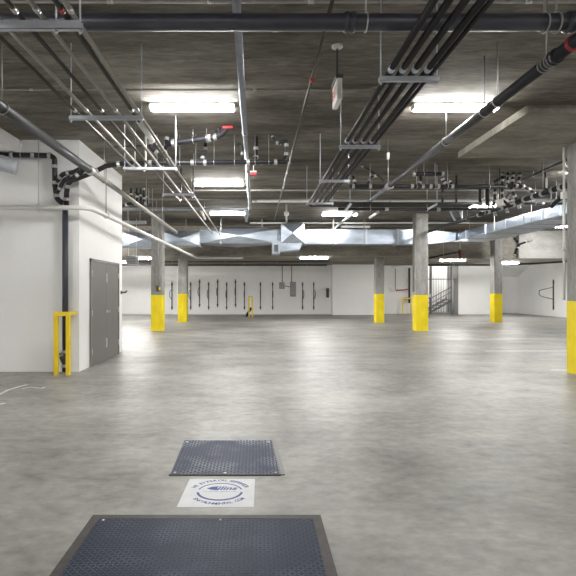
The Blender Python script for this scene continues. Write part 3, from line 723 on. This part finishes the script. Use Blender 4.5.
# the raised box and its boot
duct_section(t, 'riser_box', X(281, yD), X(304, yD), yD-.12, yE, Z(243, yD), Z(224, yD), .11, 'x')
duct_section(t, 'duct_section', cuts[4], X(281, yD), yD-.04, yE, zD0, zD1, .06)
boot = obj('boot', bbox((X(272, yD), yD-.15, Z(254.5, yD)), (X(279.5, yD), yD+.4, Z(241, yD)), .012), 'galv', t)
obj('outlet', bbox((X(274, yD), yD-.158, Z(252, yD)), (X(278, yD), yD-.13, Z(245, yD)), .004), 'darkbox', boot, 'dark opening')
bm = bmesh.new(); hexa(bm, [(X(279.5,yD), yD-.1, Z(251.5,yD)), (X(299,yD), yD-.1, Z(250.5,yD)), (X(299,yD), yD+.4, Z(250.5,yD)), (X(279.5,yD), yD+.4, Z(251.5,yD)), (X(279.5,yD), yD-.1, Z(243,yD)), (X(303,yD), yD-.1, Z(243,yD)), (X(303,yD), yD+.4, Z(243,yD)), (X(279.5,yD), yD+.4, Z(243,yD))])
obj('tray', bm, 'galv', t)
xa = X(304, yD); xb = X(398, yD); xc = X(428, yD)
nseg = 3
for i in range(nseg):
    a = xa + (xb-xa)*i/nseg; b_ = xa + (xb-xa)*(i+1)/nseg
    duct_section(t, 'duct_section', a, b_, yD, yE, zD0, zD1, .008); flange_x(t, b_, yD, yE, zD0, zD1)
duct_section(t, 'duct_section', xb, xc, yD, yE, zD0, zD1, .01)
xq = 7.8; zq0 = 3.39; zq1 = 3.67
bm = bmesh.new(); xj = xq - .04; hexa(bm, [(xc, yD, zD0), (xj, yD, zq0), (xj, yE, zq0), (xc, yE, zD0), (xc, yD, zD1), (xj, yD, zq1), (xj, yE, zq1), (xc, yE, zD1)])
obj('tapered_section', bm, 'galv', t)
for px in (186, 221, 262, 287, 333, 364):
    bm = bmesh.new(); x = X(px, yD); box(bm, (x-.02, yD-.125, zD0-.01), (x+.02, yD-.118, CEIL)) if px in (221, 287) else box(bm, (x-.018, yD-.03, zD0-.01), (x+.018, yD-.024, CEIL)); obj('hanger_strap', bm, 'lightcond', t)
t = thing('air_duct', (8.4, 14, zq0), 'long flat silver air duct running away on the right above the middle right column', 'duct')
ys = [7.2, 8.4, 9.7, 11.0, 12.0, 12.8, 13.6, 14.6, 15.6, 17.0, 18.6, 20.05]
for a, b_ in zip(ys, ys[1:]): duct_section(t, 'duct_section', xq, 9.2, a, b_, zq0, zq1, .012, 'y')
for y in ys[1:-1]: flange_y(t, y, xq, 9.2, zq0, zq1)
for y in (8.9, 11.5, 14.1, 16.3, 18.2):
    bm = bmesh.new(); box(bm, (xq-.035, y-.018, zq0), (xq-.028, y+.018, CEIL)); obj('hanger_strap', bm, 'lightcond', t)

p = P(286.5, 222, 16.0)
r = thing('sprinkler_drop', p, 'pale ceiling drop with a round fitting above the boxed part of the silver duct', 'pipe')
obj('ceiling_drop', T([p, (p.x, p.y, CEIL)], .03, 0, 10), 'whitepipe', r)
bm = bmesh.new(); lathe(bm, P(286.5, 216, 16.0), (0, 0, 1), [(0, .04), (.03, .08), (.12, .08), (.15, .04)]); obj('fitting', bm, 'whitepipe', r)
# ---------------------------------------------------------------- exit sign
ysn = 5.55; p = P(337.2, 54, ysn); xs_ = p.x
r = thing('exit_sign', (xs_, ysn, 3.5), 'white exit sign with red letters hanging on a stem under the near ceiling', 'sign')
bm = bmesh.new(); lathe(bm, (xs_, ysn, CEIL), (0, 0, -1), [(0, .062), (.02, .062), (.035, .03), (.036, .012)]); obj('canopy', bm, 'housing', r)
obj('stem', T([(xs_, ysn, CEIL-.02), (xs_, ysn, 3.82)], .012, 0, 10), 'conduit', r)
sb = bbox((xs_-.03, ysn-.16, 3.545), (xs_+.03, ysn+.16, 3.79), .012); sb = obj('sign_box', sb, 'signwhite', r)
obj('top_bar', bbox((xs_-.042, ysn-.165, 3.775), (xs_+.042, ysn+.165, 3.82), .006), 'conduit', r)

def text_bm(s, size, spacing=1.0, shear=0.0, extrude=.0, bold=0.0):
    cu = bpy.data.curves.new('lettering_source', 'FONT'); cu.body = s; cu.size = size; cu.align_x = 'CENTER'; cu.align_y = 'CENTER'
    cu.space_character = spacing; cu.shear = shear; cu.extrude = extrude; cu.offset = bold
    o = bpy.data.objects.new('lettering_source', cu); C.objects.link(o)
    bpy.context.view_layer.update()
    me = bpy.data.meshes.new_from_object(o.evaluated_get(bpy.context.evaluated_depsgraph_get()))
    bm = bmesh.new(); bm.from_mesh(me)
    bpy.data.objects.remove(o); bpy.data.curves.remove(cu); bpy.data.meshes.remove(me)
    return bm
for s in (-1, 1):
    bm = text_bm('EXIT', .14, 1.0, 0, .001)
    rot = Matrix(((0, 0, s, 0), (s, 0, 0, 0), (0, 1, 0, 0), (0, 0, 0, 1)))
    bm.transform(Matrix.Translation((xs_ + s*.0315, ysn, 3.66)) @ rot)
    obj('lettering', bm, 'signred', sb, 'red EXIT letters')

# ---------------------------------------------------------------- yellow guards
def guard(x0, x1, y, depth, h, label):
    r = thing('pipe_guard', ((x0+x1)/2, y, 0), label, 'guard')
    for x in (x0, x1):
        obj('post', bbox((x-.035, y-.035, 0), (x+.035, y+.035, h-.07), .006), 'yelguard', r)
    obj('top_rail', bbox((x0-.035, y-.035, h-.07), (x1+.035, y+.035, h), .006), 'yelguard', r)
    for x in (x1,):
        if depth > .1: obj('side_rail', bbox((x-.03, y+.035, h-.06), (x+.03, y+depth, h), .006), 'yelguard', r)
    bm = bmesh.new()
    for x in (x0, x1): box(bm, (x-.06, y-.06, 0), (x+.06, y+.06, .008))
    return r
guard(X(56.2, 8.72), X(68.3, 8.72), 8.72, .33, 1.10, 'yellow steel guard frame around the dark riser on the service room wall')
guard(X(249, 27), X(252.3, 27), 27, .0, 1.12, 'small yellow guard frame by the far wall among the bike racks')
bm = bmesh.new(); c = P(249, 311, 27.2); tube(bm, [(c.x-.1, 27.25, .12), (c.x+.02, 27.25, .30), (c.x+.12, 27.25, .48)], .07, .05, 10)
r = thing('drain_cleanout', (c.x, 27.25, 0), 'small black cleanout pipe inside the far yellow guard', 'pipe'); obj('pipe', bm, 'castiron', r); obj('foot', T([(c.x-.1, 27.25, 0), (c.x-.1, 27.25, .14)], .07, 0, 10), 'castiron', r)
guard(X(402.5, 29.6), X(411, 29.6), 29.6, .0, .98, 'yellow guard frame with red valve in the recess beside the tall column')

# ---------------------------------------------------------------- wall bike racks
def make_rack():
    r = thing('bike_rack', (0, 0, 0), 'x', 'bike rack', 'wall mounted bike racks')
    obj('upright', bbox((-.028, -.05, .0), (.028, 0, 1.65), .006), 'rack', r)
    bm = bmesh.new(); tube(bm, [(0, -.04, 1.24), (0, -.72, 1.08), (0, -.80, 1.04), (0, -.80, .86), (0, -.72, .76), (0, -.04, .58)], .019, .03, 8); obj('hoop', bm, 'rack', r)
    for z in (.14, 1.50): obj('mounting_bracket', bbox((-.05, -.02, z-.05), (.05, .0, z+.05), .004), 'rack', r)
    return r
rk = make_rack(); first = True
spots = [(172, 0, 'bike rack on the far wall between the two left columns'), (190.7, 0, 'bike rack just right of the farther left column'),
    (199.5, .15, 'second bike rack right of the farther left column'), (208.6, 0, 'third bike rack right of the farther left column'),
    (217.6, .15, 'fourth bike rack right of the farther left column'), (226.6, 0, 'fifth bike rack right of the farther left column, two before the far yellow guard'),
    (235.5, .15, 'bike rack mounted high, next to last before the far yellow guard'), (244.4, 0, 'bike rack just left of the far yellow guard'),
    (260.4, 0, 'bike rack just right of the far yellow guard'), (272.6, 0, 'bike rack left of the grey electrical boxes'),
    (302.5, 0, 'bike rack just right of the grey electrical boxes'), (313.7, 0, 'bike rack farthest right on the far wall, beside the dark wall box')]
for px, dz, lab in spots:
    o = rk if first else dup(rk, (0, 0, 0)); first = False
    o.location = (X(px, YB), YB, .27 + dz); o['label'] = lab
o = dup(rk, (0, 0, 0), 'bike rack with hoop on the white side wall beside the near right column', rotz=-math.pi/2); o.location = (16.2, 27.2, .36)
# thin wall rails joining the racks' tops
# ---------------------------------------------------------------- electrical boxes
def wallbox(name, px0, px1, py0, py1, y, d, m, label, cat, conduits=(), w=.03, top=SOF, extra=None):
    p = P(px0, py0, y); q = P(px1, py1, y)
    r = thing(name, ((p.x+q.x)/2, y, q.z), label, cat)
    obj('enclosure', bbox((p.x, y-d, q.z), (q.x, y-.003, p.z), w), m, r)
    obj('mounting_plate', bbox((p.x-.01, y-.004, q.z-.02), (q.x+.01, y-.001, p.z+.02), 0), m, r)
    obj('cover', bbox((p.x+.03, y-d-.012, q.z+.03), (q.x-.03, y-d+.005, p.z-.03), .006), m, r)
    for cx in conduits: obj('conduit', T([(X(cx, y), y-.03, p.z-.02), (X(cx, y), y-.03, top)], .02, 0, 8), 'conduit', r)
    return r
wallbox('electrical_box', 279.4, 284.4, 282.7, 288.5, YB, .12, 'box', 'small square grey electrical box on the far wall', 'electrical box', (282.2,))
cab = wallbox('breaker_cabinet', 290.3, 295.8, 282.3, 296.2, YB, .16, 'box', 'taller rounded grey electrical cabinet on the far wall', 'electrical box', (291.6,), .05)
obj('link_conduit', T([P(284.75, 286, YB-.05), P(287.5, 286.3, YB-.05), P(290.6, 287.3, YB-.05)], .02, .1, 8), 'conduit', cab)
wallbox('wall_box', 326.2, 328.8, 288.6, 297.2, YB, .14, 'darkbox', 'narrow dark box on the far wall by the corner', 'box', (), .01)
wallbox('control_box', 389.9, 394.2, 286.4, 291.5, 30.2, .12, 'signwhite', 'small white box on the recess wall between the two right columns', 'box', (), .02)
r = thing('standpipe', P(409, 303, 29.9), 'black standpipe with red valve branch behind the tall column', 'standpipe')
obj('riser', T([P(409.3, 268, 29.95), P(409.3, 303, 29.95)], .06, 0, 12), 'castiron', r)
obj('branch', T([P(409.3, 289, 29.95), P(403, 290, 29.9), P(396, 290.3, 29.9)], .035, .05, 10), 'red', r, 'red branch pipe')
obj('wall_mount', bbox((P(409.3, 280, 29.95).x-.09, 29.93, P(409.3, 280, 29.95).z-.03), (P(409.3, 280, 29.95).x+.09, 30.2, P(409.3, 280, 29.95).z+.03), .01), 'steel', r)
obj('valve_wheel', T([P(404, 298.5, 29.95), P(409, 298.3, 29.95)], .06, 0, 12), 'red', r, 'red valve')
tag(obj('wall_conduit', T([P(395.3, 268, 30.17), P(395.3, 290, 30.17), P(399, 290.3, 30.17)], .02, .05, 8), 'conduit'), 'thin conduit on the recess wall right of the white box', 'conduit')
tag(obj('wall_pipe', T([P(392, 267, 30.1), P(412, 264, 30.1)], .045, 0, 10), 'whitepipe'), 'white pipe across the top of the recess wall', 'pipe')

# ---------------------------------------------------------------- stair gate and stairs
yg = 29.45; g0, g1 = 10.04, 11.9
r = thing('security_gate', ((g0+g1)/2, yg, 0), 'grey barred security gate across the stairwell opening', 'gate')
bm = bmesh.new()
for x in (g0, 10.32, g1-.42, g1-.05): box(bm, (x, yg-.03, 0), (x+.05, yg+.03, SOF-.02))
box(bm, (g0, yg-.03, SOF-.08), (g1, yg+.03, SOF-.02)); box(bm, (g0, yg-.03, 0.04), (g1, yg+.03, .10))
obj('frame', bm, 'gate', r)
obj('mid_rail', bbox((g0, yg-.025, 2.05), (g1, yg+.025, 2.11), .003), 'gate', r)
for i in range(11):
    x = 10.45 + i * .098
    obj('bar', T([(x, yg, .08), (x, yg, SOF-.05)], .015, 0, 6), 'gate', r)
obj('side_panel', bbox((g1-.26, yg-.02, .05), (g1-.03, yg+.02, 2.05), .004), 'gate', r, 'solid dark panel')
ld = obj('lock_stile', bbox((10.22, yg-.035, 0), (10.29, yg+.035, SOF-.02), .004), 'darkbox', r, 'dark gate post')
obj('lock_box', bbox((10.18, yg-.06, 1.0), (10.30, yg+.05, 1.2), .006), 'steel', ld, 'steel lock box')
r = thing('staircase', (11.2, 30.9, 0), 'dark steel stairs climbing right behind the barred gate', 'stairs')
ysn0, ysn1 = 30.5, 31.7
for i in range(12):
    x = 10.65 + i*.27; z = .17*(i+1)
    obj('tread', bbox((x, ysn0, z-.04), (x+.30, ysn1, z), .004), 'stair', r)
bm = bmesh.new()
for y in (ysn0-.03, ysn1):
    hexa(bm, [(10.6, y, 0), (10.95, y, 0), (10.95, y+.03, 0), (10.6, y+.03, 0), (10.6, y, .17), (10.6+12*.27, y, 2.1), (10.6+12*.27, y+.03, 2.1), (10.6, y+.03, .17)]) if False else hexa(bm, [(10.6, y, 0), (13.9, y, 1.83), (13.9, y+.03, 1.83), (10.6, y+.03, 0), (10.6, y, .12), (13.9, y, 1.99), (13.9, y+.03, 1.99), (10.6, y+.03, .12)])
obj('stringer', bm, 'gate', r)
obj('handrail', T([(10.2, ysn0-.02, .93), (10.65, ysn0-.02, .93), (13.6, ysn0-.02, 2.55)], .03, .1, 8), 'gate', r)
obj('handrail', T([(10.2, ysn0-.02, .66), (10.7, ysn0-.02, .66), (13.6, ysn0-.02, 2.25)], .022, .1, 8), 'gate', r)
for i in range(6):
    x = 10.7 + i*.28; z = .17*(1 + (x-10.65)/.27)
    obj('baluster', T([(x, ysn0-.02, max(0, z-.1)), (x, ysn0-.02, .93 + (x-10.65)*.55)], .012, 0, 6), 'gate', r)

# ---------------------------------------------------------------- floor things
# large tread plate cover
r = thing('access_cover', (-.33, 2.6, 0), 'large dark tread plate floor cover with rusty frame at the bottom edge', 'floor cover')
a0, a1, b0, b1 = -1.075, .425, 1.85, 3.30
bm = bmesh.new(); fw = .055
for lo, hi in (((a0, b1-fw, 0), (a1, b1, .010)), ((a0, b0, 0), (a1, b0+fw, .010)), ((a0, b0+fw, 0), (a0+fw, b1-fw, .010)), ((a1-fw, b0+fw, 0), (a1, b1-fw, .010))): box(bm, lo, hi)
obj('frame', bm, 'plateframe', r, 'rusty brown steel frame')
obj('tread_plate', bbox((a0+fw, b0+fw, 0), (a1-fw, b1-fw, .009), 0), 'tread', r, 'blue grey checkered plate')
for x, y in ((-.985, 3.225), (-.23, 3.228)):
    bm = bmesh.new(); lathe(bm, (x, y, .009), (0, 0, 1), [(0, .008), (.003, .008), (.005, .004)]); obj('bolt', bm, 'signwhite', r, 'bright bolt head')
# small tread plate cover
r = thing('access_cover', (-.26, 4.48, 0), 'smaller square dark tread plate floor cover beyond the white stencil', 'floor cover')
bm = bmesh.new(); hexa(bm, [(-.69, 4.03, 0), (.19, 4.03, 0), (.155, 4.93, 0), (-.705, 4.93, 0), (-.69, 4.03, .008), (.19, 4.03, .008), (.155, 4.93, .008), (-.705, 4.93, .008)])
obj('tread_plate', bm, 'tread2', r)
bm = bmesh.new(); hexa(bm, [(-.70, 4.015, 0), (.20, 4.015, 0), (.20, 4.03, 0), (-.70, 4.03, 0), (-.70, 4.015, .009), (.20, 4.015, .009), (.20, 4.035, .009), (-.70, 4.035, .009)])
obj('edge_strip', bm, 'plateframe', r)
bm = bmesh.new(); hexa(bm, [(.20, 4.03, 0), (.235, 4.03, 0), (.195, 4.95, 0), (.16, 4.95, 0), (.20, 4.03, .007), (.235, 4.03, .007), (.195, 4.95, .007), (.16, 4.95, .007)])
obj('side_strip', bm, 'doorframe', r, 'paler side strip')
for x, y in ((-.66, 4.06), (.16, 4.06), (-.67, 4.87), (.12, 4.87), (-.25, 4.05)):
    bm = bmesh.new(); lathe(bm, (x, y, .008), (0, 0, 1), [(0, .013), (.004, .013), (.006, .007)]); obj('bolt', bm, 'steel', r)
# stencil
sx, sy = -.272, 3.69
r = thing('floor_stencil', (sx, sy, 0), 'square white floor sign with round blue lettering between the two covers', 'floor sign')
bm = bmesh.new(); hexa(bm, [(-.545, 3.435, 0), (-.015, 3.435, 0), (-.008, 3.945, 0), (-.522, 3.945, 0), (-.545, 3.435, .002), (-.015, 3.435, .002), (-.008, 3.945, .002), (-.522, 3.945, .002)])
pn = obj('panel', bm, 'stencil', r)
bm = bmesh.new(); cx, cy = sx + .005, sy + .01
def arc(bm, a0, a1, rx, ry, w0, w1, n=24):
    prev = None
    for i in range(n+1):
        a = math.radians(a0 + (a1-a0)*i/n); s = i/n; w = w0 + (w1-w0)*math.sin(math.pi*s)
        p = bm.verts.new((cx + (rx-w/2)*math.cos(a), cy + (ry-w/2)*math.sin(a), .0026)); q = bm.verts.new((cx + (rx+w/2)*math.cos(a), cy + (ry+w/2)*math.sin(a), .0026))
        if prev: bm.faces.new((prev[0], prev[1], q, p))
        prev = (p, q)
arc(bm, 14, 166, .163, .152, .012, .012); arc(bm, 186, 354, .163, .152, .018, .022)
obj('ring', bm, 'blue', pn, 'blue ring')
def ring_text(s, rad, a_mid, span, size, inward=False):
    out = bmesh.new(); n = len(s)
    for i, ch in enumerate(s):
        if ch == ' ': continue
        f = i/(n-1) - .5
        a = a_mid - f*span if not inward else a_mid + f*span
        g = text_bm(ch, size, bold=.0012); th = math.radians(a)
        rot = th - math.pi/2 if not inward else th + math.pi/2
        g.transform(Matrix.Translation((cx + rad*math.cos(th), cy + rad*math.sin(th), .0026)) @ Matrix.Rotation(rot, 4, 'Z'))
        me = bpy.data.meshes.new('glyph'); g.to_mesh(me); g.free(); out.from_mesh(me); bpy.data.meshes.remove(me)
    return out
obj('lettering', ring_text('WE IN YOUR OIL SEPARATOR', .212, 90, 132, .050), 'blue', pn, 'blue lettering')
obj('lettering', ring_text('ENVIRONMENTAL.COM', .212, 270, 104, .046, True), 'blue', pn, 'blue lettering')
bm = text_bm('llins', .09, 1.05, .35, bold=.003); bm.transform(Matrix.Translation((cx + .045, cy + .055, .0026))); obj('lettering', bm, 'blue', pn, 'blue lettering')
bm = text_bm('OIL WATER SEPARATORS', .021, 1.05); bm.transform(Matrix.Translation((cx, cy - .003, .0026))); obj('lettering', bm, 'blue', pn, 'blue lettering')
bm = bmesh.new(); vs = [bm.verts.new((cx - .045 + a, cy + .055 + b_, .0026)) for a, b_ in ((-.06, 0), (-.02, .030), (.035, .042), (.02, .01), (.03, -.02), (.03, -.034), (-.02, -.026))]; bm.faces.new(vs); obj('leaf_mark', bm, 'blue', pn, 'blue leaf shaped mark')
# parking lines
def fline(x0, y0, x1, y1, w, label):
    bm = bmesh.new(); d = Vector((x1-x0, y1-y0, 0)).normalized(); n = Vector((-d.y, d.x, 0)) * w/2
    a, b_ = Vector((x0, y0, 0)), Vector((x1, y1, 0)); h = Vector((0, 0, .0015))
    hexa(bm, [a-n, b_-n, b_+n, a+n, a-n+h, b_-n+h, b_+n+h, a+n+h])
    return tag(obj('parking_line', bm, 'line'), label, 'parking line', 'worn parking lines')
fline(5.6, 15.0, 16.0, 15.0, .09, 'worn white parking line on the right, second behind the near right column')
fline(5.55, 12.1, 16.0, 12.1, .09, 'worn white parking line on the right, first behind the near right column')
fline(5.45, 9.25, 16.0, 9.25, .09, 'worn white parking line at the foot of the near right column')
fline(5.9, 17.95, 16.0, 17.95, .09, 'worn white parking line right of the tall column foot')
fline(-9, 14.7, -3.15, 14.7, .09, 'worn white parking line just past the service room')
fline(-9, 12.9, -3.4, 12.9, .09, 'worn white parking line closest behind the service room')
def scribble(pts, w, label):
    bm = bmesh.new()
    for (ax_, ay_), (bx_, by_) in zip(pts, pts[1:]):
        a = Vector((ax_, ay_, 0)); b_ = Vector((bx_, by_, 0)); d = (b_-a).normalized(); n = Vector((-d.y, d.x, 0))*w/2; h = Vector((0, 0, .0012))
        hexa(bm, [a-n, b_-n, b_+n, a+n, a-n+h, b_-n+h, b_+n+h, a+n+h])
    return tag(obj('paint_mark', bm, 'line'), label, 'paint mark')
def G(px, py): y = EYE*F/(py-VY); return (X(px, y), y)
scribble([G(-6, 397), G(8, 390), G(18, 387), G(27, 384.5)], .05, 'worn white paint streak on the floor before the service room wall')
scribble([G(22, 389), G(30, 387), G(41, 388.5), G(45, 387)], .03, 'short worn white squiggle on the floor before the service room wall')
scribble([G(-3, 405), G(5, 403)], .05, 'small white paint dab on the floor at the left edge')

# ---------------------------------------------------------------- camera, world, view
cam = bpy.data.cameras.new('camera'); co = bpy.data.objects.new('camera', cam); C.objects.link(co)
co.location = (0, 0, EYE); co.rotation_euler = (math.pi/2, 0, 0)
cam.sensor_width = 36; cam.lens = 36 * F / 576
cam.shift_x = (288 - VX) / 576; cam.shift_y = (VY - 288) / 576
cam.clip_start = .05; cam.clip_end = 200
sc = bpy.context.scene; sc.camera = co
w = bpy.data.worlds.new('world'); sc.world = w; w.use_nodes = True
w.node_tree.nodes['Background'].inputs[0].default_value = (0, 0, 0, 1)
sc.view_settings.view_transform = 'Standard'; sc.view_settings.look = 'None'
sc.view_settings.exposure = 1.25; sc.view_settings.gamma = 1.0; sc.view_settings.use_curve_mapping = False
sc.cycles.use_denoising = True
sc.cycles.max_bounces = 10; sc.cycles.diffuse_bounces = 8
